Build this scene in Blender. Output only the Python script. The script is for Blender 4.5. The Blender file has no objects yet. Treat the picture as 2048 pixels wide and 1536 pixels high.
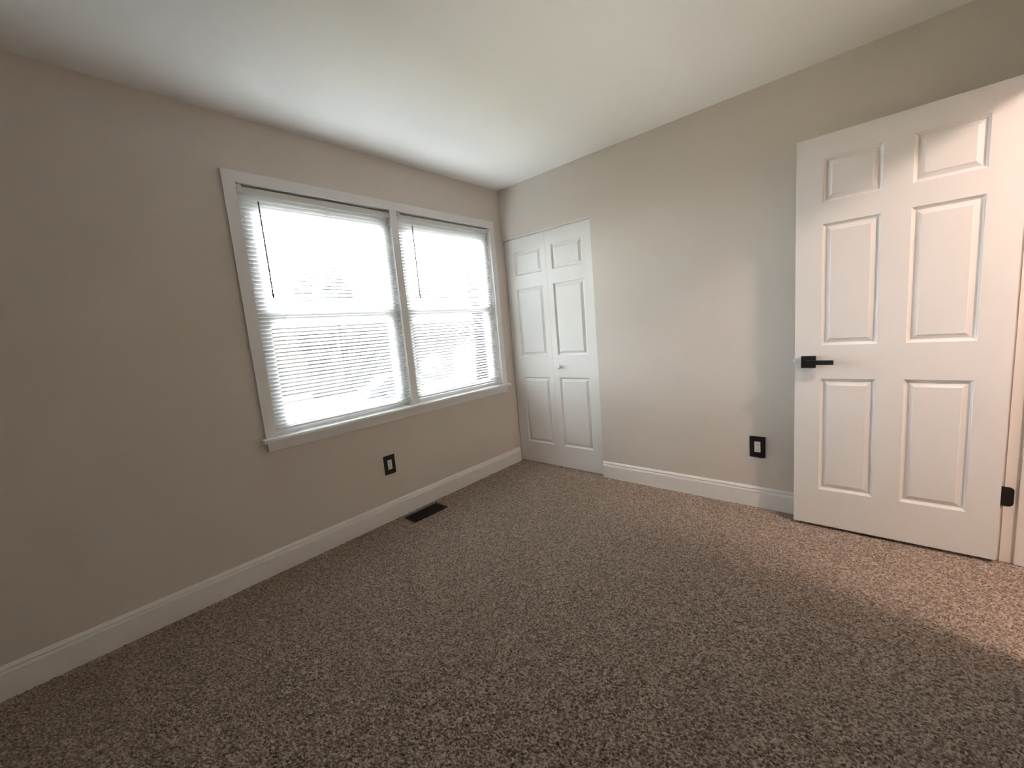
import bpy, bmesh, math, random
import numpy as np
from mathutils import Vector, Matrix

# ------------------------------------------------------------------ camera, light, exposure
SC = bpy.context.scene
COL = SC.collection
W, L, H = 2.934, 4.10, 2.4334          # room: x 0..W, y -L..0, z 0..H


def make_camera():
    cam = bpy.data.cameras.new('camera')
    ob = bpy.data.objects.new('camera', cam)
    COL.objects.link(ob)
    a, b, r = math.radians(41.8051), math.radians(-7.7053), math.radians(-4.9749)
    fw = Vector((-math.sin(a) * math.cos(b), math.cos(a) * math.cos(b), math.sin(b)))
    rt = Vector((math.cos(a), math.sin(a), 0))
    up = rt.cross(fw)
    rt2 = rt * math.cos(r) + up * math.sin(r)
    up2 = -rt * math.sin(r) + up * math.cos(r)
    M = Matrix((rt2, up2, -fw)).transposed().to_4x4()
    M.translation = Vector((2.4681, -2.7879, 1.237))
    ob.matrix_world = M
    cam.sensor_fit = 'HORIZONTAL'
    cam.sensor_width = 36.0
    cam.lens = 36.0 * 810.3621 / 2048.0
    cam.clip_start = 0.02
    cam.clip_end = 500
    SC.camera = ob


make_camera()

SKY_STRENGTH = 100.0
SKY_BRIGHT = Vector((-0.78, -0.22, 0.56))
SUN_STRENGTH = 78.0
SLAT_TILT = math.radians(35)
LAMP_GLOW = 184.0
world = bpy.data.worlds.new('shaped_sky')
SC.world = world
world.use_nodes = True
wn = world.node_tree
bg = wn.nodes['Background']
bg.inputs['Strength'].default_value = SKY_STRENGTH
# sky gradient shaped for lighting: bright lobe outside the view feeds blinds and room
wtc = wn.nodes.new('ShaderNodeTexCoord')
wdot = wn.nodes.new('ShaderNodeVectorMath')
wdot.operation = 'DOT_PRODUCT'
wdot.inputs[1].default_value = SKY_BRIGHT.normalized()
wramp = wn.nodes.new('ShaderNodeValToRGB')
wel = wramp.color_ramp.elements
wel[0].position, wel[0].color = 0.0, (0.0066, 0.0070, 0.0078, 1)
wel[1].position, wel[1].color = 1.0, (0.96, 1.0, 1.10, 1)
for p_, c_ in ((0.44, (0.0066, 0.0070, 0.0078, 1)), (0.58, (0.036, 0.038, 0.042, 1)), (0.74, (0.24, 0.25, 0.275, 1)), (0.88, (0.60, 0.63, 0.69, 1))):
    wel.new(p_).color = c_
wn.links.new(wtc.outputs['Generated'], wdot.inputs[0])
wn.links.new(wdot.outputs['Value'], wramp.inputs['Fac'])
wn.links.new(wramp.outputs['Color'], bg.inputs['Color'])

# sun standing over the side street, so that this front of the house is in its own shade
sun_data = bpy.data.lights.new('sun', 'SUN')
sun_data.energy = SUN_STRENGTH
sun_data.angle = math.radians(1.5)
sun_data.color = (1.0, 0.95, 0.88)
sun = bpy.data.objects.new('sun', sun_data)
COL.objects.link(sun)
sun.rotation_euler = Vector((-0.01, 0.62, -0.78)).to_track_quat('-Z', 'Y').to_euler()

SC.view_settings.view_transform = 'Standard'
SC.view_settings.look = 'None'
SC.view_settings.exposure = 0.0
SC.view_settings.gamma = 1.0
SC.view_settings.use_curve_mapping = False
try:
    SC.cycles.use_denoising = True
    SC.cycles.denoiser = 'OPENIMAGEDENOISE'
    SC.cycles.max_bounces = 14
    SC.cycles.diffuse_bounces = 8
    SC.cycles.transparent_max_bounces = 16
    SC.cycles.sample_clamp_indirect = 20.0
    SC.cycles.caustics_reflective = False
    SC.cycles.caustics_refractive = False
except Exception:
    pass


# ------------------------------------------------------------------ materials
def mat(name, color, rough=0.5, spec=0.5, metal=0.0, bump=None, var=None):
    """bump=(scale, strength, distance, stretch); var=(scale, amount)"""
    m = bpy.data.materials.new(name)
    m.use_nodes = True
    nt = m.node_tree
    p = nt.nodes['Principled BSDF']
    p.inputs['Base Color'].default_value = (*color, 1)
    p.inputs['Roughness'].default_value = rough
    p.inputs['Metallic'].default_value = metal
    p.inputs['Specular IOR Level'].default_value = spec
    tc = nt.nodes.new('ShaderNodeTexCoord')
    if bump:
        mp = nt.nodes.new('ShaderNodeMapping')
        mp.inputs['Scale'].default_value = bump[3] if len(bump) > 3 else (1, 1, 1)
        nz = nt.nodes.new('ShaderNodeTexNoise')
        nz.inputs['Scale'].default_value = bump[0]
        nz.inputs['Detail'].default_value = 4
        bp = nt.nodes.new('ShaderNodeBump')
        bp.inputs['Strength'].default_value = bump[1]
        bp.inputs['Distance'].default_value = bump[2]
        nt.links.new(tc.outputs['Object'], mp.inputs['Vector'])
        nt.links.new(mp.outputs['Vector'], nz.inputs['Vector'])
        nt.links.new(nz.outputs['Fac'], bp.inputs['Height'])
        nt.links.new(bp.outputs['Normal'], p.inputs['Normal'])
    if var:
        nz = nt.nodes.new('ShaderNodeTexNoise')
        nz.inputs['Scale'].default_value = var[0]
        nz.inputs['Detail'].default_value = 5
        cr = nt.nodes.new('ShaderNodeValToRGB')
        a = var[1]
        cr.color_ramp.elements[0].position = 0.3
        cr.color_ramp.elements[1].position = 0.7
        cr.color_ramp.elements[0].color = (*[c * (1 - a) for c in color], 1)
        cr.color_ramp.elements[1].color = (*[min(1, c * (1 + a)) for c in color], 1)
        nt.links.new(tc.outputs['Object'], nz.inputs['Vector'])
        nt.links.new(nz.outputs['Fac'], cr.inputs['Fac'])
        nt.links.new(cr.outputs['Color'], p.inputs['Base Color'])
    return m


M = {}
M['wall'] = mat('greige_wall_paint', (0.67, 0.615, 0.555), 0.75, 0.25, bump=(260, 0.12, 0.002), var=(3.0, 0.012))
M['ceiling'] = mat('flat_white_ceiling_paint', (0.86, 0.86, 0.845), 0.9, 0.1, bump=(180, 0.15, 0.002))
M['trim'] = mat('white_trim_paint', (0.82, 0.80, 0.775), 0.42, 0.4)
M['casing'] = mat('white_window_paint', (0.80, 0.80, 0.79), 0.45, 0.4, bump=(90, 0.05, 0.001))
M['door'] = mat('white_moulded_door_paint', (0.80, 0.79, 0.77), 0.48, 0.4, bump=(3.0, 0.35, 0.0014, (42, 42, 2.6)))
M['vinyl'] = mat('white_vinyl', (0.82, 0.83, 0.84), 0.35, 0.4)
M['black'] = mat('matte_black_metal', (0.012, 0.012, 0.014), 0.45, 0.4)
M['black_plate'] = mat('black_plastic_plate', (0.014, 0.013, 0.015), 0.38, 0.4)
M['register'] = mat('black_painted_steel', (0.010, 0.011, 0.012), 0.5, 0.4)
M['device'] = mat('white_outlet_plastic', (0.74, 0.73, 0.72), 0.35, 0.4)
M['slot'] = mat('dark_slot', (0.02, 0.018, 0.016), 0.7, 0.2)
M['chrome'] = mat('bright_metal', (0.88, 0.87, 0.85), 0.45, 0.5, metal=0.35)
M['wand'] = mat('smoky_plastic_wand', (0.06, 0.055, 0.055), 0.25, 0.5)
M['cord'] = mat('white_cord', (0.72, 0.72, 0.72), 0.8, 0.2)
M['rail'] = mat('white_enamel_rail', (0.70, 0.70, 0.69), 0.4, 0.4)
M['lamp_base'] = mat('white_lamp_metal', (0.8, 0.8, 0.78), 0.4, 0.4)
M['void'] = mat('duct_black', (0.004, 0.004, 0.004), 0.9, 0.1)
# outdoors
M['brick'] = mat('pale_red_brick', (0.40, 0.31, 0.29), 0.85, 0.2, var=(6, 0.12))
M['siding'] = mat('grey_siding', (0.11, 0.11, 0.115), 0.7, 0.2)
M['roof'] = mat('grey_shingle_roof', (0.05, 0.053, 0.06), 0.9, 0.2, var=(5, 0.15))
M['window_dark'] = mat('dark_window_glass', (0.04, 0.045, 0.055), 0.15, 0.5)
M['lawn'] = mat('winter_lawn', (0.15, 0.135, 0.085), 0.95, 0.1, var=(0.6, 0.2))
M['asphalt'] = mat('grey_asphalt', (0.085, 0.09, 0.10), 0.9, 0.2, var=(3, 0.1))
M['concrete'] = mat('pale_concrete', (0.30, 0.29, 0.28), 0.9, 0.2)
M['porch'] = mat('pale_bounce_surface', (0.55, 0.54, 0.52), 0.9, 0.1, var=(4, 0.06))  # pale surface for the added slab that bounces sunlight indoors
M['bark'] = mat('grey_bark', (0.075, 0.065, 0.06), 0.95, 0.1)
M['needles'] = mat('evergreen_leaves', (0.06, 0.08, 0.055), 0.9, 0.1, var=(9, 0.35))
M['car_paint'] = mat('dark_blue_car_paint', (0.06, 0.07, 0.10), 0.25, 0.5)
M['tyre'] = mat('black_rubber', (0.02, 0.02, 0.02), 0.8, 0.2)


def slat_material():
    m = bpy.data.materials.new('white_blind_slat')
    m.use_nodes = True
    nt = m.node_tree
    nt.nodes.clear()
    out = nt.nodes.new('ShaderNodeOutputMaterial')
    d = nt.nodes.new('ShaderNodeBsdfDiffuse')
    d.inputs['Color'].default_value = (0.78, 0.78, 0.76, 1)
    t = nt.nodes.new('ShaderNodeBsdfTranslucent')
    t.inputs['Color'].default_value = (0.74, 0.74, 0.72, 1)
    g = nt.nodes.new('ShaderNodeBsdfGlossy')
    g.inputs['Color'].default_value = (1, 1, 1, 1)
    g.inputs['Roughness'].default_value = 0.35
    mx = nt.nodes.new('ShaderNodeMixShader')
    mx.inputs['Fac'].default_value = 0.35
    mg = nt.nodes.new('ShaderNodeMixShader')
    mg.inputs['Fac'].default_value = 0.04
    nt.links.new(d.outputs[0], mx.inputs[1])
    nt.links.new(t.outputs[0], mx.inputs[2])
    nt.links.new(mx.outputs[0], mg.inputs[1])
    nt.links.new(g.outputs[0], mg.inputs[2])
    nt.links.new(mg.outputs[0], out.inputs['Surface'])
    return m


def glass_material():
    m = bpy.data.materials.new('clear_window_glass')
    m.use_nodes = True
    nt = m.node_tree
    nt.nodes.clear()
    out = nt.nodes.new('ShaderNodeOutputMaterial')
    tr = nt.nodes.new('ShaderNodeBsdfTransparent')
    tr.inputs['Color'].default_value = (0.95, 0.97, 0.96, 1)
    gl = nt.nodes.new('ShaderNodeBsdfGlossy')
    gl.inputs['Roughness'].default_value = 0.02
    fr = nt.nodes.new('ShaderNodeFresnel')
    fr.inputs['IOR'].default_value = 1.45
    mx = nt.nodes.new('ShaderNodeMixShader')
    nt.links.new(fr.outputs[0], mx.inputs['Fac'])
    nt.links.new(tr.outputs[0], mx.inputs[1])
    nt.links.new(gl.outputs[0], mx.inputs[2])
    nt.links.new(mx.outputs[0], out.inputs['Surface'])
    return m


def carpet_material():
    m = bpy.data.materials.new('heathered_brown_carpet')
    m.use_nodes = True
    nt = m.node_tree
    p = nt.nodes['Principled BSDF']
    p.inputs['Roughness'].default_value = 1.0
    p.inputs['Specular IOR Level'].default_value = 0.05
    p.inputs['Sheen Weight'].default_value = 1.0
    p.inputs['Sheen Roughness'].default_value = 0.45
    p.inputs['Sheen Tint'].default_value = (0.85, 0.74, 0.64, 1)
    at = nt.nodes.new('ShaderNodeAttribute')
    at.attribute_name = 'yarn'
    tc = nt.nodes.new('ShaderNodeTexCoord')
    nz = nt.nodes.new('ShaderNodeTexNoise')
    nz.inputs['Scale'].default_value = 330
    nz.inputs['Detail'].default_value = 3
    nt.links.new(tc.outputs['Object'], nz.inputs['Vector'])
    ad = nt.nodes.new('ShaderNodeMath')
    ad.operation = 'MULTIPLY_ADD'
    ad.inputs[1].default_value = 0.42
    nt.links.new(nz.outputs['Fac'], ad.inputs[0])
    ml = nt.nodes.new('ShaderNodeMath')
    ml.operation = 'MULTIPLY'
    ml.inputs[1].default_value = 0.62
    nt.links.new(at.outputs['Fac'], ml.inputs[0])
    nt.links.new(ml.outputs[0], ad.inputs[2])
    cr = nt.nodes.new('ShaderNodeValToRGB')
    e = cr.color_ramp.elements
    e[0].position, e[0].color = 0.18, (0.073, 0.054, 0.044, 1)
    e[1].position, e[1].color = 0.86, (0.57, 0.465, 0.38, 1)
    k = cr.color_ramp.elements.new(0.5)
    k.color = (0.245, 0.189, 0.155, 1)
    nt.links.new(ad.outputs[0], cr.inputs['Fac'])
    nt.links.new(cr.outputs['Color'], p.inputs['Base Color'])
    bp = nt.nodes.new('ShaderNodeBump')
    bp.inputs['Strength'].default_value = 0.6
    bp.inputs['Distance'].default_value = 0.004
    nt.links.new(nz.outputs['Fac'], bp.inputs['Height'])
    nt.links.new(bp.outputs['Normal'], p.inputs['Normal'])
    return m


def brick_material():
    m = bpy.data.materials.new('brick_courses')
    m.use_nodes = True
    nt = m.node_tree
    p = nt.nodes['Principled BSDF']
    p.inputs['Roughness'].default_value = 0.9
    tc = nt.nodes.new('ShaderNodeTexCoord')
    mp = nt.nodes.new('ShaderNodeMapping')
    mp.inputs['Rotation'].default_value = (math.radians(90), 0, math.radians(90))
    br = nt.nodes.new('ShaderNodeTexBrick')
    br.inputs['Color1'].default_value = (0.115, 0.070, 0.062, 1)
    br.inputs['Color2'].default_value = (0.14, 0.085, 0.075, 1)
    br.inputs['Mortar'].default_value = (0.16, 0.15, 0.145, 1)
    br.inputs['Scale'].default_value = 4.5
    nt.links.new(tc.outputs['Object'], mp.inputs['Vector'])
    nt.links.new(mp.outputs['Vector'], br.inputs['Vector'])
    nt.links.new(br.outputs['Color'], p.inputs['Base Color'])
    return m


def glow_material():
    m = bpy.data.materials.new('glowing_lamp_diffuser')
    m.use_nodes = True
    nt = m.node_tree
    nt.nodes.clear()
    out = nt.nodes.new('ShaderNodeOutputMaterial')
    em = nt.nodes.new('ShaderNodeEmission')
    em.inputs['Color'].default_value = (1.0, 0.765, 0.66, 1)
    em.inputs['Strength'].default_value = LAMP_GLOW
    nt.links.new(em.outputs[0], out.inputs['Surface'])
    return m


M['slat'] = slat_material()
M['glass'] = glass_material()
M['carpet'] = carpet_material()
M['bricks'] = brick_material()
M['glow'] = glow_material()


# ------------------------------------------------------------------ helpers
def tag(o, label=None, cat=None, group=None, kind=None):
    if label:
        o['label'] = label
    if cat:
        o['category'] = cat
    if group:
        o['group'] = group
    if kind:
        o['kind'] = kind
    return o


def empty(name, loc=(0, 0, 0), **kw):
    o = bpy.data.objects.new(name, None)
    COL.objects.link(o)
    o.location = loc
    o.empty_display_size = 0.05
    return tag(o, **kw)


class MB:
    """collects shapes into one mesh, given in world coordinates"""

    def __init__(self):
        self.bm = bmesh.new()

    def box(self, x0, x1, y0, y1, z0, z1, bevel=0.0):
        r = bmesh.ops.create_cube(self.bm, size=1.0)
        vs = r['verts']
        for v in vs:
            v.co = Vector(((x0 + x1) / 2 + v.co.x * (x1 - x0), (y0 + y1) / 2 + v.co.y * (y1 - y0), (z0 + z1) / 2 + v.co.z * (z1 - z0)))
        if bevel > 0:
            es = list({e for v in vs for e in v.link_edges})
            bmesh.ops.bevel(self.bm, geom=es, offset=bevel, segments=2, affect='EDGES', clamp_overlap=True)
        return self

    def cyl(self, p0, p1, r0, r1=None, n=20, cap=True):
        r1 = r0 if r1 is None else r1
        p0, p1 = Vector(p0), Vector(p1)
        d = p1 - p0
        q = d.to_track_quat('Z', 'Y').to_matrix().to_4x4()
        q.translation = (p0 + p1) / 2
        bmesh.ops.create_cone(self.bm, cap_ends=cap, segments=n, radius1=r0, radius2=r1, depth=d.length, matrix=q)
        return self

    def lathe(self, origin, axis, prof, n=28):
        """prof: list of (radius, distance along axis)"""
        q = Vector(axis).to_track_quat('Z', 'Y').to_matrix()
        o = Vector(origin)
        rings = []
        for r, h in prof:
            if r < 1e-6:
                rings.append([self.bm.verts.new(o + q @ Vector((0, 0, h)))])
            else:
                rings.append([self.bm.verts.new(o + q @ Vector((r * math.cos(2 * math.pi * i / n), r * math.sin(2 * math.pi * i / n), h))) for i in range(n)])
        for a, b in zip(rings, rings[1:]):
            for i in range(n):
                j = (i + 1) % n
                if len(a) == 1 and len(b) > 1:
                    self.bm.faces.new((a[0], b[i], b[j]))
                elif len(b) == 1 and len(a) > 1:
                    self.bm.faces.new((a[i], a[j], b[0]))
                elif len(a) > 1:
                    self.bm.faces.new((a[i], a[j], b[j], b[i]))
        return self

    def prism(self, pts, off):
        """polygon pts (3d) swept by vector off, closed"""
        off = Vector(off)
        a = [self.bm.verts.new(Vector(p)) for p in pts]
        b = [self.bm.verts.new(Vector(p) + off) for p in pts]
        n = len(pts)
        self.bm.faces.new(a)
        self.bm.faces.new(b[::-1])
        for i in range(n):
            j = (i + 1) % n
            self.bm.faces.new((a[j], a[i], b[i], b[j]))
        return self

    def tube(self, pts, radii, n=6):
        pts = [Vector(p) for p in pts]
        rings = []
        for i, p in enumerate(pts):
            d = (pts[min(i + 1, len(pts) - 1)] - pts[max(i - 1, 0)]).normalized()
            q = d.to_track_quat('Z', 'Y').to_matrix()
            r = radii[i]
            rings.append([self.bm.verts.new(p + q @ Vector((r * math.cos(2 * math.pi * k / n), r * math.sin(2 * math.pi * k / n), 0))) for k in range(n)])
        for a, b in zip(rings, rings[1:]):
            for k in range(n):
                j = (k + 1) % n
                self.bm.faces.new((a[k], a[j], b[j], b[k]))
        self.bm.faces.new(rings[0][::-1])
        self.bm.faces.new(rings[-1])
        return self

    def build(self, name, material, parent=None, smooth=False, fix=True, origin=None, **kw):
        if fix:
            bmesh.ops.recalc_face_normals(self.bm, faces=self.bm.faces[:])
        me = bpy.data.meshes.new(name)
        org = Vector(origin) if origin is not None else (parent_world(parent) if parent else None)
        if org is None:
            vs = [v.co for v in self.bm.verts]
            org = Vector([(min(c[k] for c in vs) + max(c[k] for c in vs)) / 2 if k < 2 else min(c[k] for c in vs) for k in range(3)])
        for v in self.bm.verts:
            v.co -= org
        self.bm.to_mesh(me)
        self.bm.free()
        me.materials.append(material)
        if smooth:
            for f in me.polygons:
                f.use_smooth = True
        o = bpy.data.objects.new(name, me)
        COL.objects.link(o)
        if parent:
            o.parent = parent
            o.location = org - parent_world(parent)
        else:
            o.location = org
        return tag(o, **kw)


def parent_world(p):
    v = Vector((0, 0, 0))
    while p is not None:
        v += p.location
        p = p.parent
    return v


def copy_tree(o, parent=None):
    c = o.copy()
    COL.objects.link(c)
    if parent:
        c.parent = parent
    for ch in list(o.children):
        copy_tree(ch, c)
    return c


# ------------------------------------------------------------------ room shell
T = 0.12                              # wall thickness
X2 = W + 0.115                        # hall side face of the doorway wall
HX = 4.30                             # far wall of the hall
WIN_Y0, WIN_Y1, WIN_Z0, WIN_Z1 = -2.033, -0.156, 0.7395, 2.110     # rough opening of the twin window
CLX0, CLX1, CLZ = 0.0, 0.8856, 2.0112                                # closet opening
JY0, JY1, JZ = -0.855, -0.089, 2.048                                 # clear door opening (jamb faces)

wl = MB()
wl.box(-T, 0, -L - T, WIN_Y0, 0, H).box(-T, 0, WIN_Y1, 0.80, 0, H)
wl.box(-T, 0, WIN_Y0, WIN_Y1, 0, WIN_Z0).box(-T, 0, WIN_Y0, WIN_Y1, WIN_Z1, H)
wl.build('wall_left', M['wall'], kind='structure', label='greige painted wall holding the twin window with blinds', cat='wall')
wb = MB()
wb.box(CLX1, X2, 0, T, 0, H).box(0, CLX1, 0, T, CLZ, H)
wb.build('wall_back', M['wall'], kind='structure', label='greige painted wall holding the white closet door', cat='wall')
wr = MB()
wr.box(W, X2, JY1 + 0.02, 0, 0, H).box(W, X2, -L, JY0 - 0.02, 0, H).box(W, X2, JY0 - 0.02, JY1 + 0.02, JZ + 0.02, H)
wr.build('wall_right', M['wall'], kind='structure', label='greige painted wall with the doorway to the hall', cat='wall')
MB().box(0, HX, -L - T, -L, 0, H).build('wall_front', M['wall'], kind='structure', label='greige painted wall behind the viewer', cat='wall')
hw = MB().box(HX, HX + T, -L - T, T, 0, H).box(X2, HX, 0, T, 0, H)
hw.build('wall_hall', M['wall'], kind='structure', label='greige hall wall outside the bedroom doorway', cat='wall')
MB().box(0, CLX1 + T, 0.70, 0.80, 0, H).box(CLX1, CLX1 + T, T, 0.70, 0, H).build(
    'wall_closet', M['wall'], kind='structure', label='wall inside the closet behind the folding door', cat='wall')
MB().box(-T, HX + T, -L - T, 0.80, H, H + 0.12).build('ceiling', M['ceiling'], kind='structure', label='smooth white painted ceiling', cat='ceiling')

floor = MB().box(-T, HX + T, -L - T, 0.80, -0.15, -0.009).build(
    'floor', M['carpet'], kind='structure', label='floor covered wall to wall in speckled brown carpet', cat='floor')


def make_pile():
    """tufted pile of the carpet as one height field over the bedroom and closet sill"""
    rng = np.random.default_rng(7)
    step = 0.0023
    x0, x1, y0, y1 = 0.0, 3.20, -3.2, 0.05
    nx, ny = int((x1 - x0) / step) + 1, int((y1 - y0) / step) + 1
    xs = np.linspace(x0, x1, nx)
    ys = np.linspace(y0, y1, ny)
    X, Y = np.meshgrid(xs, ys)
    cell = 0.0054
    gx, gy = int((x1 - x0) / cell) + 4, int((y1 - y0) / cell) + 4
    jx = (rng.random((gy, gx)) - 0.5) * 0.85
    jy = (rng.random((gy, gx)) - 0.5) * 0.85
    ang = rng.normal(0.55, 0.8, (gy, gx))
    amp = 0.55 + 0.45 * rng.random((gy, gx))
    yarn = rng.random((gy, gx))
    ci = ((X - x0) / cell).astype(int) + 1
    cj = ((Y - y0) / cell).astype(int) + 1
    best = np.full(X.shape, 1e9)
    hgt = np.zeros(X.shape)
    col = np.zeros(X.shape)
    for dj in (-1, 0, 1):
        for di in (-1, 0, 1):
            a, b = ci + di, cj + dj
            px = x0 + (a - 1 + 0.5 + jx[b, a]) * cell
            py = y0 + (b - 1 + 0.5 + jy[b, a]) * cell
            dx, dy = X - px, Y - py
            c, s = np.cos(ang[b, a]), np.sin(ang[b, a])
            u, v = dx * c + dy * s, -dx * s + dy * c
            d = np.sqrt((u / 1.35) ** 2 + (v / 0.80) ** 2) / cell
            k = d < best
            best = np.where(k, d, best)
            hgt = np.where(k, amp[b, a] * np.sqrt(np.clip(1 - (d / 0.85) ** 2, 0, 1)), hgt)
            col = np.where(k, yarn[b, a], col)
    Z = -0.0085 + 0.0110 * hgt - 0.0015 + 0.0008 * (rng.random(X.shape) - 0.5)
    co = np.stack([X, Y, Z], -1).reshape(-1, 3).astype(np.float32)
    idx = np.arange(nx * ny).reshape(ny, nx)
    quads = np.stack([idx[:-1, :-1], idx[:-1, 1:], idx[1:, 1:], idx[1:, :-1]], -1).reshape(-1, 4).astype(np.int32)
    me = bpy.data.meshes.new('carpet_pile')
    me.vertices.add(len(co))
    me.vertices.foreach_set('co', co.ravel())
    nf = len(quads)
    me.loops.add(nf * 4)
    me.loops.foreach_set('vertex_index', quads.ravel())
    me.polygons.add(nf)
    me.polygons.foreach_set('loop_start', np.arange(0, nf * 4, 4, dtype=np.int32))
    me.polygons.foreach_set('use_smooth', np.ones(nf, dtype=bool))
    at = me.attributes.new('yarn', 'FLOAT', 'POINT')
    at.data.foreach_set('value', col.ravel().astype(np.float32))
    me.update(calc_edges=True)
    me.materials.append(M['carpet'])
    o = bpy.data.objects.new('carpet_pile', me)
    COL.objects.link(o)
    o.parent = floor
    o.location = -floor.location
    o['kind'] = 'stuff'
    return o


make_pile()

# ------------------------------------------------------------------ baseboards
BH = 0.1335
PROF = [(0.0, 0.0), (0.0150, 0.0), (0.0150, 0.0960), (0.0140, 0.0980), (0.0118, 0.0985), (0.0118, 0.1005), (0.0155, 0.1008), (0.0155, 0.1025),
        (0.0065, 0.1132), (0.0030, 0.1136), (0.0030, 0.1174), (0.0108, 0.1180), (0.0108, 0.1192), (0.0040, 0.1290), (0.0008, BH), (0.0, BH)]


def baseboard(name, axis, wall, sgn, a, b, label):
    if axis == 'y':
        pts = [(wall + sgn * t, a, z - 0.004) for t, z in PROF]
        off = (0, b - a, 0)
    else:
        pts = [(a, wall + sgn * t, z - 0.004) for t, z in PROF]
        off = (b - a, 0, 0)
    MB().prism(pts, off).build(name, M['trim'], kind='structure', label=label, cat='baseboard')


baseboard('baseboard_left', 'y', 0, 1, -L, 0.0, 'white grooved baseboard along the window wall')
baseboard('baseboard_back', 'x', 0, -1, CLX1, W, 'white grooved baseboard between closet door and open white door')
baseboard('baseboard_right', 'y', W, -1, -L, JY0 - 0.075, 'white grooved baseboard on the doorway wall')
baseboard('baseboard_front', 'x', -L, 1, 0.0, W, 'white grooved baseboard on the wall behind the viewer')

# ------------------------------------------------------------------ window casing
trim = empty('trim_1', (0, -1.09, WIN_Z0), kind='structure', label='flat white casing, stool and apron around the twin window', cat='window casing')
CT = 0.018
y0o, y0i, y1i, y1o = -2.083, -2.0247, -0.1638, -0.1093
zt, zi, zs = 2.1569, 2.1005, 0.7595
MB().prism([(0, y0o, zs), (0, y0i, zs), (0, y0i, zi), (0, y0o, zt)], (CT, 0, 0)).build('side_casing', M['casing'], trim)
MB().prism([(0, y1i, zs), (0, y1o, zs), (0, y1o, zt), (0, y1i, zi)], (CT, 0, 0)).build('side_casing', M['casing'], trim)
MB().prism([(0, y0o, zt), (0, y0i, zi), (0, y1i, zi), (0, y1o, zt)], (CT, 0, 0)).build('head_casing', M['casing'], trim)
MX0, MX1 = -1.1300, -1.0755
MB().box(-0.115, 0.010, MX0 + 0.006, MX1 - 0.006, zs, WIN_Z1).box(0.0105, CT - 0.001, MX0, MX1, zs, zi, 0.001).build('mullion', M['casing'], trim)
st = MB()
st.box(0, 0.063, -2.110, -0.098, 0.7395, 0.7595, 0.005)
st.box(-0.075, 0.001, WIN_Y0 + 0.001, WIN_Y1 - 0.001, 0.7400, 0.7590)
st.build('stool', M['casing'], trim)
MB().box(0, 0.016, y0o + 0.003, y1o - 0.003, 0.6837, 0.7395, 0.0015).build('apron', M['casing'], trim)
jm = MB()
jm.box(-0.115, 0.0, WIN_Y0 + 0.0005, WIN_Y0 + 0.012, zs, WIN_Z1 - 0.001)
jm.box(-0.115, 0.0, WIN_Y1 - 0.012, WIN_Y1 - 0.0005, zs, WIN_Z1 - 0.001)
jm.box(-0.115, 0.0, WIN_Y0 + 0.0125, WIN_Y1 - 0.0125, WIN_Z1 - 0.010, WIN_Z1 - 0.001)
jm.build('jamb_liner', M['casing'], trim)


# ------------------------------------------------------------------ double-hung windows
def make_window(name, y0, y1, label):
    zb, zt_ = 0.7600, 2.0995
    w = empty(name, (-0.08, (y0 + y1) / 2, zb), kind='structure', label=label, cat='window')
    f = MB()
    fx0, fx1, fw_ = -0.118, -0.042, 0.034
    f.box(fx0, fx1, y0, y0 + fw_, zb, zt_, 0.002).box(fx0, fx1, y1 - fw_, y1, zb, zt_, 0.002)
    f.box(fx0, fx1, y0 + fw_, y1 - fw_, zt_ - 0.055, zt_, 0.002).box(fx0, fx1, y0 + fw_, y1 - fw_, zb, zb + 0.022, 0.002)
    f.build('frame', M['vinyl'], w)
    a, b = y0 + fw_ + 0.0015, y1 - fw_ - 0.0015
    s = 0.038
    for nm, xa, xb, za, zc in (('upper_sash', -0.108, -0.082, 1.405, zt_ - 0.057), ('lower_sash', -0.078, -0.050, zb + 0.024, 1.452)):
        top = 0.040 if nm == 'upper_sash' else 0.046
        bot = 0.046 if nm == 'upper_sash' else 0.032
        sb = MB()
        sb.box(xa, xb, a, a + s, za, zc, 0.002).box(xa, xb, b - s, b, za, zc, 0.002)
        sb.box(xa, xb, a + s, b - s, zc - top, zc, 0.002).box(xa, xb, a + s, b - s, za, za + bot, 0.002)
        so = sb.build(nm, M['vinyl'], w)
        xm = (xa + xb) / 2
        MB().box(xm - 0.002, xm + 0.002, a + s - 0.004, b - s + 0.004, za + bot - 0.004, zc - top + 0.004).build('glass_pane', M['glass'], so)


make_window('window_1', WIN_Y0 + 0.013, MX0 + 0.0055, 'white double hung window behind the blind farther from the closet')
make_window('window_2', MX1 - 0.0055, WIN_Y1 - 0.013, 'white double hung window behind the blind nearer the closet')


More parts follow.
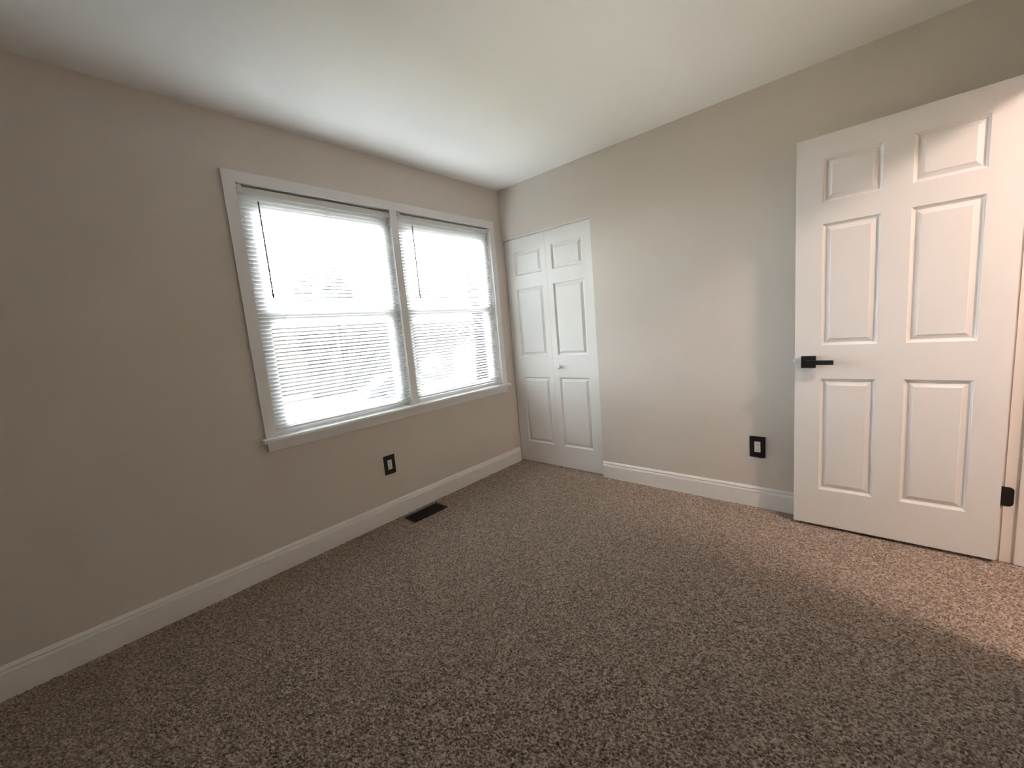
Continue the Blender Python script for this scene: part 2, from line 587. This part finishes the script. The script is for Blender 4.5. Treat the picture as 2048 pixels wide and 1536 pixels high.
# ------------------------------------------------------------------ mini blinds
def make_blind(y0, y1, zbot, wand_y, ladders, label):
    ztop = WIN_Z1 - 0.012
    xc = -0.020
    b = empty('mini_blind', (xc, (y0 + y1) / 2, zbot), label=label, cat='window blind', group='white mini blinds hung in the twin window')
    hr = MB()
    hz0, hz1 = 2.0545, 2.0885
    # U-shaped headrail with small end brackets
    hr.prism([(xc - 0.017, y0 - 0.001, hz0), (xc + 0.017, y0 - 0.001, hz0), (xc + 0.019, y0 - 0.001, hz0 + 0.003), (xc + 0.019, y0 - 0.001, hz1),
              (xc + 0.0175, y0 - 0.001, hz1), (xc + 0.0175, y0 - 0.001, hz0 + 0.004), (xc - 0.0175, y0 - 0.001, hz0 + 0.004),
              (xc - 0.0175, y0 - 0.001, hz1), (xc - 0.019, y0 - 0.001, hz1), (xc - 0.019, y0 - 0.001, hz0 + 0.003)], (0, y1 - y0 + 0.002, 0))
    h = hr.build('headrail', M['rail'], b)
    for ya, yb in ((y0 - 0.004, y0 + 0.020), (y1 - 0.020, y1 + 0.004)):
        MB().box(xc - 0.021, xc + 0.021, ya, yb, hz1 - 0.004, hz1 + 0.0095, 0.001).build('bracket', M['rail'], h)
    # slats
    pitch, sw, tilt, crown = 0.0220, 0.0250, SLAT_TILT, 0.0016
    bm = bmesh.new()
    ns = 6
    z = hz0 - 0.012
    random.seed(3)
    while z > zbot + 0.022:
        dt = tilt + math.radians(random.uniform(-1.2, 1.2))
        row = []
        for i in range(ns + 1):
            t = (i / ns - 0.5)
            c = crown * (1 - 4 * t * t)
            lx, lz = t * sw, c
            x = lx * math.cos(dt) - lz * math.sin(dt)
            zz = lx * math.sin(dt) + lz * math.cos(dt)
            row.append((bm.verts.new((xc + x, y0, z + zz)), bm.verts.new((xc + x, y1, z + zz))))
        for p, q in zip(row, row[1:]):
            f = bm.faces.new((p[0], q[0], q[1], p[1]))
            f.smooth = True
        z -= pitch
    mb = MB()
    mb.bm.free()
    mb.bm = bm
    mb.build('slats', M['slat'], b, fix=False)
    MB().box(xc - 0.0125, xc + 0.0125, y0, y1, zbot, zbot + 0.011, 0.003).build('bottom_rail', M['rail'], b)
    # ladder cords front and back, lift cord between
    for ly in ladders:
        c = MB()
        for dx in (-0.0128, 0.0128):
            c.cyl((xc + dx, ly, zbot + 0.010), (xc + dx, ly, hz0 + 0.001), 0.0005, n=6)
        c.cyl((xc + 0.0135, ly + 0.010, zbot + 0.010), (xc + 0.0135, ly + 0.010, hz0 + 0.001), 0.0005, n=6)
        c.build('ladder_cord', M['cord'], b)
    # tilt wand with its hook
    wd = MB()
    wx = xc + 0.026
    wd.cyl((wx, wand_y, 1.522), (wx, wand_y, 2.022), 0.0036, n=6)
    wd.cyl((wx, wand_y, 1.518), (wx, wand_y, 1.540), 0.0046, n=8)
    wo = wd.build('tilt_wand', M['wand'], b, label='dark smoky tilt wand')
    MB().tube([(wx, wand_y, 2.022), (wx + 0.002, wand_y, 2.036), (wx - 0.002, wand_y, 2.047), (wx - 0.007, wand_y, 2.0560)], [0.0016] * 4).build('hook', M['cord'], wo)
    # lift cord pull on the other end
    return b


make_blind(-2.015, -1.122, 0.7865, -1.928, (-1.880, -1.555, -1.238), 'white mini blind covering the window farther from the closet')
make_blind(-1.058, -0.172, 0.7935, -0.950, (-0.885, -0.615, -0.300), 'white mini blind covering the window nearer the closet')


# ------------------------------------------------------------------ panel doors
def panel_leaf(x0, x1, z0, z1, panels, yf, yb):
    """door leaf whose front (towards -y) is at yf and back at yb, with raised panels moulded into both faces"""
    bm = bmesh.new()
    xs = sorted({x0, x1, *[p[0] for p in panels], *[p[1] for p in panels]})
    zs_ = sorted({z0, z1, *[p[2] for p in panels], *[p[3] for p in panels]})
    prof = [(0.0, 0.0), (0.0015, 0.0032), (0.0035, 0.0040), (0.0085, 0.0105), (0.0105, 0.0112), (0.0130, 0.0130), (0.0150, 0.0130), (0.0330, 0.0045), (0.0352, 0.0025)]

    def face(yy, sgn):
        cache = {}

        def V(x, y, z):
            k = (round(x, 5), round(y, 5), round(z, 5))
            if k not in cache:
                cache[k] = bm.verts.new((x, y, z))
            return cache[k]
        for xa, xb in zip(xs, xs[1:]):
            for za, zb in zip(zs_, zs_[1:]):
                pn = [p for p in panels if p[0] - 1e-6 <= xa and xb <= p[1] + 1e-6 and p[2] - 1e-6 <= za and zb <= p[3] + 1e-6]
                if not pn:
                    bm.faces.new((V(xa, yy, za), V(xb, yy, za), V(xb, yy, zb), V(xa, yy, zb)))
        for (a, b, c, d) in panels:
            prev = None
            for (ins, dep) in prof:
                y = yy + sgn * dep
                ring = [V(a + ins, y, c + ins), V(b - ins, y, c + ins), V(b - ins, y, d - ins), V(a + ins, y, d - ins)]
                if prev:
                    for i in range(4):
                        j = (i + 1) % 4
                        bm.faces.new((prev[i], prev[j], ring[j], ring[i]))
                prev = ring
            bm.faces.new(prev)
    face(yf, 1)
    face(yb, -1)
    for (ax, az, bx, bz) in ((x0, z0, x1, z0), (x1, z0, x1, z1), (x1, z1, x0, z1), (x0, z1, x0, z0)):
        bm.faces.new([bm.verts.new(c) for c in ((ax, yf, az), (bx, yf, bz), (bx, yb, bz), (ax, yb, az))])
    bmesh.ops.remove_doubles(bm, verts=bm.verts[:], dist=1e-5)
    mb = MB()
    mb.bm.free()
    mb.bm = bm
    return mb


# closet: two folding leaves under the drywall header
closet = empty('door_1', (0.445, 0.035, 0.0), kind='structure', label='white folding closet door with six moulded panels beside the window', cat='closet door')
cy0, cy1 = 0.020, 0.050
rows = ((0.195, 0.797), (0.985, 1.578), (1.690, 1.891))
MB_A = panel_leaf(0.007, 0.4459, 0.004, 2.0005, [(0.111, 0.397, a, b) for a, b in rows], cy0, cy1)
leafA = MB_A.build('leaf', M['door'], closet)
leafB = panel_leaf(0.4471, 0.8835, 0.004, 2.0005, [(0.502, 0.790, a, b) for a, b in rows], cy0, cy1).build('leaf', M['door'], closet)
MB().lathe((0.515, cy0, 0.889), (0, -1, 0), [(0.0, 0.0), (0.0125, 0.0), (0.0100, 0.004), (0.0090, 0.011), (0.0132, 0.0165), (0.0190, 0.0215), (0.0205, 0.0270), (0.0180, 0.0320), (0.0105, 0.0348), (0.0, 0.0356)]).build(
    'knob', M['door'], leafB, smooth=True)
MB().box(0.004, 0.882, 0.024, 0.046, 2.0038, 2.0060).build('track', M['rail'], closet)
MB().box(0.001, 0.8846, 0.0015, 0.1000, 2.0062, 2.0110).build('header_strip', M['trim'], closet)

# bedroom door, opened flat in front of the closet wall
DX0, DX1, DZ0, DZ1, DYF = 2.1625, 2.9188, 0.0149, 2.0449, -0.124
door = empty('door_2', (DX1 + 0.004, DYF + 0.0175, 0.0), kind='structure', label='open white six panel door with black lever, standing in front of the wall', cat='door')
rows = ((0.2224, 0.8365), (1.0127, 1.6234), (1.7271, 1.9369))
pn = [(a, b, c, d) for (a, b) in ((2.2735, 2.4938), (2.5948, 2.8182)) for (c, d) in rows]
slab = panel_leaf(DX0, DX1, DZ0, DZ1, pn, DYF, DYF + 0.035).build('door_slab', M['door'], door)


def lever(side):
    """square rose and straight lever on one face of the slab"""
    yf = DYF if side < 0 else DYF + 0.035
    s = side
    r = MB()
    ya, yb = sorted((yf, yf + s * 0.018))
    r.box(2.1920, 2.2555, ya, yb, 0.8957, 0.9592, 0.0012)
    ro = r.build('handle_rose', M['black'], door, label='square black rose')
    lv = MB()
    lv.cyl((2.2238, yf + s * 0.018, 0.9275), (2.2238, yf + s * 0.052, 0.9275), 0.0115, n=24)
    ya, yb = sorted((yf + s * 0.044, yf + s * 0.056))
    lv.box(2.2105, 2.3310, ya, yb, 0.9158, 0.9392, 0.0012)
    lv.build('lever', M['black'], ro, label='straight black lever')


lever(-1)
lever(1)
MB().box(2.1505, 2.1626, -0.1130, -0.1000, 0.9225, 0.9375, 0.003).build('latch_bolt', M['chrome'], door, label='bright metal latch bolt')


def hinge(zc):
    g = MB()
    hh = 0.0445
    g.cyl((2.9235, -0.0828, zc - hh), (2.9235, -0.0828, zc + hh), 0.0052, n=14)
    # leaf let into the jamb, rounded outer corners
    pts = []
    xa, xb, r = 2.9262, 2.9625, 0.016
    ypl = -0.0905
    for cx, cz, a0 in ((xb - r, zc - hh + r, -90), (xb - r, zc + hh - r, 0)):
        for k in range(7):
            t = math.radians(a0 + 15 * k)
            pts.append((cx + r * math.cos(t), ypl, cz + r * math.sin(t)))
    pts += [(xa, ypl, zc + hh), (xa, ypl, zc - hh)]
    g.prism(pts, (0, 0.0022, 0))
    g.box(2.9188, 2.9208, -0.1195, -0.0845, zc - hh, zc + hh)
    g.build('hinge', M['black'], door, label='black butt hinge')


hinge(0.3105)
hinge(1.8150)

# door frame
df = empty('trim_2', (W, JY0, 0), kind='structure', label='white door frame with stops around the hall doorway', cat='door frame')
MB().box(W, X2, JY1, JY1 + 0.0185, 0, JZ + 0.018).build('jamb', M['trim'], df)
MB().box(W, X2, JY0 - 0.0185, JY0, 0, JZ + 0.018).build('jamb', M['trim'], df)
MB().box(W, X2, JY0, JY1, JZ, JZ + 0.0185).build('head_jamb', M['trim'], df)
sp = MB()
sp.box(2.974, 3.006, JY1 - 0.011, JY1, 0, JZ, 0.0015).box(2.974, 3.006, JY0, JY0 + 0.011, 0, JZ, 0.0015).box(2.974, 3.006, JY0 + 0.011, JY1 - 0.011, JZ - 0.011, JZ, 0.0015)
sp.build('door_stop', M['trim'], df)
for xa, xb in ((W - 0.015, W), (X2, X2 + 0.015)):
    c = MB()
    hi = min(JY1 + 0.061, -0.016)
    c.box(xa, xb, JY1 + 0.006, hi, 0, JZ + 0.006, 0.002).box(xa, xb, JY0 - 0.063, JY0 - 0.006, 0, JZ + 0.006, 0.002)
    c.box(xa, xb, JY0 - 0.063, hi, JZ + 0.006, JZ + 0.063, 0.002)
    c.build('casing', M['trim'], df)


# ------------------------------------------------------------------ outlets
def make_outlet(loc, label):
    """plate built facing +x at the origin, then turned"""
    o = empty('wall_outlet', (0, 0, 0), label=label, cat='electrical outlet', group='black plated outlets low on the walls')
    bm = MB()
    w, h, t = 0.0845, 0.1315, 0.006
    iw, ih = 0.0345, 0.0675
    # plate as a frame round the device
    for a in ((-w / 2, -iw / 2, -h / 2, h / 2), (iw / 2, w / 2, -h / 2, h / 2), (-iw / 2, iw / 2, ih / 2, h / 2), (-iw / 2, iw / 2, -h / 2, -ih / 2)):
        bm.box(0, t, a[0], a[1], a[2], a[3])
    bmesh.ops.remove_doubles(bm.bm, verts=bm.bm.verts[:], dist=1e-5)
    bmesh.ops.bevel(bm.bm, geom=[e for e in bm.bm.edges if abs(e.verts[0].co.x - t) < 1e-5 and abs(e.verts[1].co.x - t) < 1e-5 and (max(abs(e.verts[0].co.y), abs(e.verts[1].co.y)) > w / 2 - 1e-4 and abs(e.verts[0].co.y - e.verts[1].co.y) < 1e-5 or min(abs(e.verts[0].co.z), abs(e.verts[1].co.z)) > h / 2 - 1e-4)], offset=0.002, segments=2, affect='EDGES')
    bm.build('wall_plate', M['black_plate'], o, origin=(0, 0, 0))
    d = MB().box(0.001, 0.0052, -iw / 2 + 0.0006, iw / 2 - 0.0006, -ih / 2 + 0.0006, ih / 2 - 0.0006, 0.0008).build('receptacle', M['device'], o, origin=(0, 0, 0), label='white duplex receptacle')
    s = MB()
    for cz in (0.0165, -0.0165):
        for yy, hh in ((-0.0064, 0.0042), (0.0064, 0.0034)):
            s.box(0.0048, 0.00535, yy - 0.0008, yy + 0.0008, cz + 0.002 - hh, cz + 0.002 + hh)
        s.cyl((0.0048, 0, cz - 0.0085), (0.00535, 0, cz - 0.0085), 0.0024, n=12)
    s.build('slots', M['slot'], d, origin=(0, 0, 0))
    o.location = loc
    return o


make_outlet((0.0005, -1.3635, 0.3865), 'black plated outlet under the window on the window wall')
o2 = make_outlet((1.9615, -0.0005, 0.3870), 'black plated outlet on the closet wall beside the open door')
o2.rotation_euler = (0, 0, math.radians(-90))

# ------------------------------------------------------------------ floor register
reg = empty('floor_register', (0.128, -1.199, 0.0), label='black louvred floor register in the carpet below the window', cat='floor vent')
rx0, rx1, ry0, ry1 = 0.0640, 0.1950, -1.3390, -1.0590
fr = MB()
tz = 0.0065
fr.box(rx0, rx0 + 0.018, ry0, ry1, 0.0005, tz, 0.0018).box(rx1 - 0.018, rx1, ry0, ry1, 0.0005, tz, 0.0018)
fr.box(rx0 + 0.018, rx1 - 0.018, ry0, ry0 + 0.018, 0.0005, tz, 0.0018).box(rx0 + 0.018, rx1 - 0.018, ry1 - 0.018, ry1, 0.0005, tz, 0.0018)
fr.build('frame', M['register'], reg)
lv = MB()
n = 20
for k in range(n):
    yy = ry0 + 0.022 + (ry1 - ry0 - 0.044) * (k + 0.5) / n
    for xa, xb in ((rx0 + 0.0185, 0.1285), (0.1305, rx1 - 0.0185)):
        lv.prism([(xa, yy - 0.0035, 0.0012), (xa, yy - 0.0023, 0.0012), (xa, yy + 0.0035, 0.0060), (xa, yy + 0.0023, 0.0060)], (xb - xa, 0, 0))
lv.box(0.1285, 0.1305, ry0 + 0.018, ry1 - 0.018, 0.0012, 0.0060)
lv.build('louvres', M['register'], reg)
MB().box(rx0 + 0.012, rx1 - 0.012, ry0 + 0.012, ry1 - 0.012, 0.0002, 0.0011).build('damper', M['void'], reg)

# ------------------------------------------------------------------ hall ceiling lamp (lights the doorway from outside the frame)
LX, LY = 3.78, -1.05
lamp = empty('ceiling_lamp', (LX, LY, H), label='round flush ceiling lamp glowing warm in the hall', cat='ceiling lamp')
MB().lathe((LX, LY, H), (0, 0, -1), [(0.0, 0.0), (0.165, 0.0), (0.165, 0.022), (0.150, 0.026), (0.0, 0.026)]).build('base', M['lamp_base'], lamp)
MB().lathe((LX, LY, H - 0.0262), (0, 0, -1), [(0.0, 0.0), (0.148, 0.0), (0.146, 0.020), (0.125, 0.044), (0.080, 0.060), (0.0, 0.066)]).build('diffuser', M['glow'], lamp, smooth=True)

# ------------------------------------------------------------------ outdoors, seen through the blinds
GZ = -2.75
MB().box(-80, -T - 0.3, -60, 80, GZ - 0.3, GZ).build('ground', M['lawn'], kind='structure', label='winter lawn outside the window', cat='ground')
MB().box(-24.5, -17.5, -60, 80, GZ + 0.001, GZ + 0.03).build('road', M['asphalt'], kind='structure', label='grey street beyond the window', cat='road')
MB().box(-26.6, -25.2, -60, 80, GZ + 0.001, GZ + 0.06).build('sidewalk', M['concrete'], kind='structure', label='pale sidewalk across the street', cat='sidewalk')

pr = MB()  # unseen sloping slab added under the window, throws sunlight up to the ceiling
pr.prism([(-T - 0.002, -7.0, -0.30), (-2.6, -7.0, -0.75), (-2.6, -7.0, -0.90), (-T - 0.002, -7.0, -0.45)], (0, 8.5, 0))
pr.build('bounce_slab', M['porch'], kind='structure', label='pale unseen slab added below the window to bounce sunlight indoors', cat='light reflector')


def house(y0, y1, wm, ztop, label, wins, door_y):
    xf, xb = -30.0, -39.0
    h = empty('row_house', (xf - 4.5, (y0 + y1) / 2, GZ), label=label, cat='house', group='row houses across the street')
    MB().box(xb, xf, y0, y1, GZ, ztop).build('walls', wm, h)
    rf = MB()
    rf.prism([(xf + 0.5, y0 - 0.15, ztop), (xf - 4.5, y0 - 0.15, ztop + 2.3), (xb - 0.5, y0 - 0.15, ztop)], (0, y1 - y0 + 0.3, 0))
    rf.build('roof', M['roof'], h)
    for (wy, wz, ww, wh) in wins:
        wo = MB().box(xf, xf + 0.06, wy - ww / 2 - 0.08, wy + ww / 2 + 0.08, wz - wh / 2 - 0.08, wz + wh / 2 + 0.08).build('window', M['siding'], h)
        g = MB()
        g.box(xf + 0.055, xf + 0.075, wy - ww / 2, wy + ww / 2, wz + 0.03, wz + wh / 2).box(xf + 0.055, xf + 0.075, wy - ww / 2, wy + ww / 2, wz - wh / 2, wz - 0.03)
        g.build('pane', M['window_dark'], wo)
    dr = MB().box(xf, xf + 0.07, door_y - 0.5, door_y + 0.5, GZ + 0.45, GZ + 2.55)
    dr.build('front_door', M['siding'], h)
    pr = MB()
    pr.box(xf, xf + 1.8, door_y - 1.3, door_y + 1.3, GZ, GZ + 0.45)
    pr.build('porch', M['concrete'], h)
    rl = MB()
    for k in range(14):
        yy = door_y - 1.25 + 2.5 * k / 13
        rl.cyl((xf + 1.72, yy, GZ + 0.45), (xf + 1.72, yy, GZ + 1.35), 0.025, n=6)
    rl.box(xf + 1.68, xf + 1.76, door_y - 1.3, door_y + 1.3, GZ + 1.33, GZ + 1.40)
    rl.build('porch_railing', M['siding'], h)


house(4.2, 13.0, M['bricks'], 2.75, 'brick row house seen through the blind farther from the closet',
      [(6.2, 1.55, 0.9, 1.3), (10.2, 1.55, 0.9, 1.3), (11.4, 1.55, 0.9, 1.3), (12.3, 1.55, 0.6, 1.3), (11.2, -0.45, 1.8, 1.4)], 8.2)
house(13.6, 19.5, M['siding'], 2.95, 'grey sided row house seen between the two blinds',
      [(15.0, 1.6, 0.9, 1.3), (17.8, 1.6, 0.9, 1.3), (15.2, -0.5, 1.6, 1.4)], 18.0)
house(20.1, 34.0, M['bricks'], 2.6, 'brick row house seen through the blind nearer the closet',
      [(27.0, 1.5, 0.9, 1.3), (31.0, 1.5, 0.9, 1.3), (27.0, -0.5, 1.6, 1.4)], 30.5)


def bare_tree(x, y, z, hgt, seed, label):
    rnd = random.Random(seed)
    t = empty('bare_tree', (x, y, z), label=label, cat='tree')
    trunk, br = MB(), MB()

    def grow(mb, p, d, ln, r, depth):
        pts, rad = [p], [r]
        for k in range(3):
            d = (d + Vector((rnd.uniform(-.18, .18), rnd.uniform(-.18, .18), 0.06))).normalized()
            p = p + d * (ln / 3)
            pts.append(p)
            rad.append(r * (1 - 0.15 * (k + 1)))
        mb.tube(pts, rad, n=7 if depth < 2 else 5)
        if depth < 5:
            for _ in range(3 if depth < 3 else 2):
                ax = Vector((rnd.uniform(-1, 1), rnd.uniform(-1, 1), rnd.uniform(-.2, .5))).normalized()
                grow(br, p, (d + ax * 0.75).normalized(), ln * rnd.uniform(.62, .80), rad[-1] * 0.72, depth + 1)
    grow(trunk, Vector((x, y, z)), Vector((0, 0, 1)), hgt * 0.34, hgt * 0.020, 0)
    trunk.build('trunk', M['bark'], t)
    br.build('branches', M['bark'], t)


bare_tree(-16.0, 12.6, GZ, 9.5, 5, 'bare branching tree seen through the blind nearer the closet')


def shrub(x, y, r, h, seed, label):
    rnd = random.Random(seed)
    s = MB()
    bmesh.ops.create_icosphere(s.bm, subdivisions=4, radius=1.0)
    for v in s.bm.verts:
        n = v.co.normalized()
        k = 1 + 0.10 * math.sin(n.x * 9 + seed) * math.sin(n.y * 8) + 0.07 * rnd.uniform(-1, 1)
        v.co = Vector((x + n.x * r * k, y + n.y * r * k, GZ + h / 2 * (1 + n.z * k)))
    s.build('shrub', M['needles'], label=label, cat='shrub', group='evergreen shrubs across the street')


shrub(-27.9, 20.5, 1.1, 2.2, 2, 'rounded evergreen shrub left of its pair, seen through the blind nearer the closet')
shrub(-27.9, 24.6, 1.3, 2.8, 4, 'taller evergreen shrub right of its pair, seen through the blind nearer the closet')


def evergreen_tree(x, y, r, h, seed, label):
    """broad dark crown on a trunk, standing behind the houses"""
    rnd = random.Random(seed)
    t = empty('evergreen_tree', (x, y, GZ), label=label, cat='tree', group='dark trees behind the houses')
    MB().cyl((x, y, GZ), (x, y, GZ + h * 0.45), 0.28, 0.18, n=10).build('trunk', M['bark'], t)
    c = MB()
    bmesh.ops.create_icosphere(c.bm, subdivisions=5, radius=1.0)
    ph = rnd.uniform(0, 6)
    for v in c.bm.verts:
        n = v.co.normalized()
        k = 1 + 0.12 * math.sin(n.x * 7 + ph) * math.sin(n.y * 6 + ph) + 0.08 * math.sin(n.z * 15 + n.x * 11 + ph) + 0.06 * rnd.uniform(-1, 1)
        tp = 1 - 0.35 * max(0, n.z)
        v.co = Vector((x + n.x * r * k * tp, y + n.y * r * k * tp, GZ + h * 0.58 + n.z * h * 0.42 * k))
    c.build('crown', M['needles'], t)


for i_, (tx, ty, tr, th, lb) in enumerate((
        (-47, 8.0, 4.9, 12.6, 'dark evergreen tree behind the row houses, seen through the blind farther from the closet'),
        (-49, 21.0, 4.9, 13.4, 'dark evergreen tree in the middle of those seen through the farther blind'),
        (-46, 34.0, 4.9, 12.2, 'dark evergreen tree seen behind the mullion between the two blinds'),
        (-48, 47.0, 4.9, 12.8, 'dark evergreen tree behind the bare tree, seen through the blind nearer the closet'),
        (-47, 60.5, 4.9, 13.8, 'dark evergreen tree at the closet side of the blind nearer the closet'))):
    evergreen_tree(tx, ty, tr, th, 11 + i_, lb)


def car(x, y, label):
    c = empty('car', (x, y, GZ), label=label, cat='car')
    z = GZ + 0.03
    side = [(-2.2, .35), (-2.25, .75), (-1.45, .92), (-0.85, 1.40), (0.75, 1.42), (1.45, .98), (2.2, .88), (2.25, .35)]
    b = MB()
    b.prism([(x - 0.85, y + a, z + h) for a, h in side], (1.7, 0, 0))
    bo = b.build('body', M['car_paint'], c)
    for xx in (x - 0.86, x + 0.855):
        MB().prism([(xx, y - 1.25, z + .95), (xx, y - .80, z + 1.32), (xx, y + .70, z + 1.34), (xx, y + 1.25, z + .98)], (0.008, 0, 0)).build('side_window', M['window_dark'], bo)
    for yy in (y - 1.35, y + 1.35):
        for xx in (x - 0.80, x + 0.80):
            MB().cyl((xx - 0.1, yy, z + 0.31), (xx + 0.1, yy, z + 0.31), 0.31, n=24).build('wheel', M['tyre'], c)


car(-23.4, 13.2, 'dark car parked along the street, seen through the blind farther from the closet')
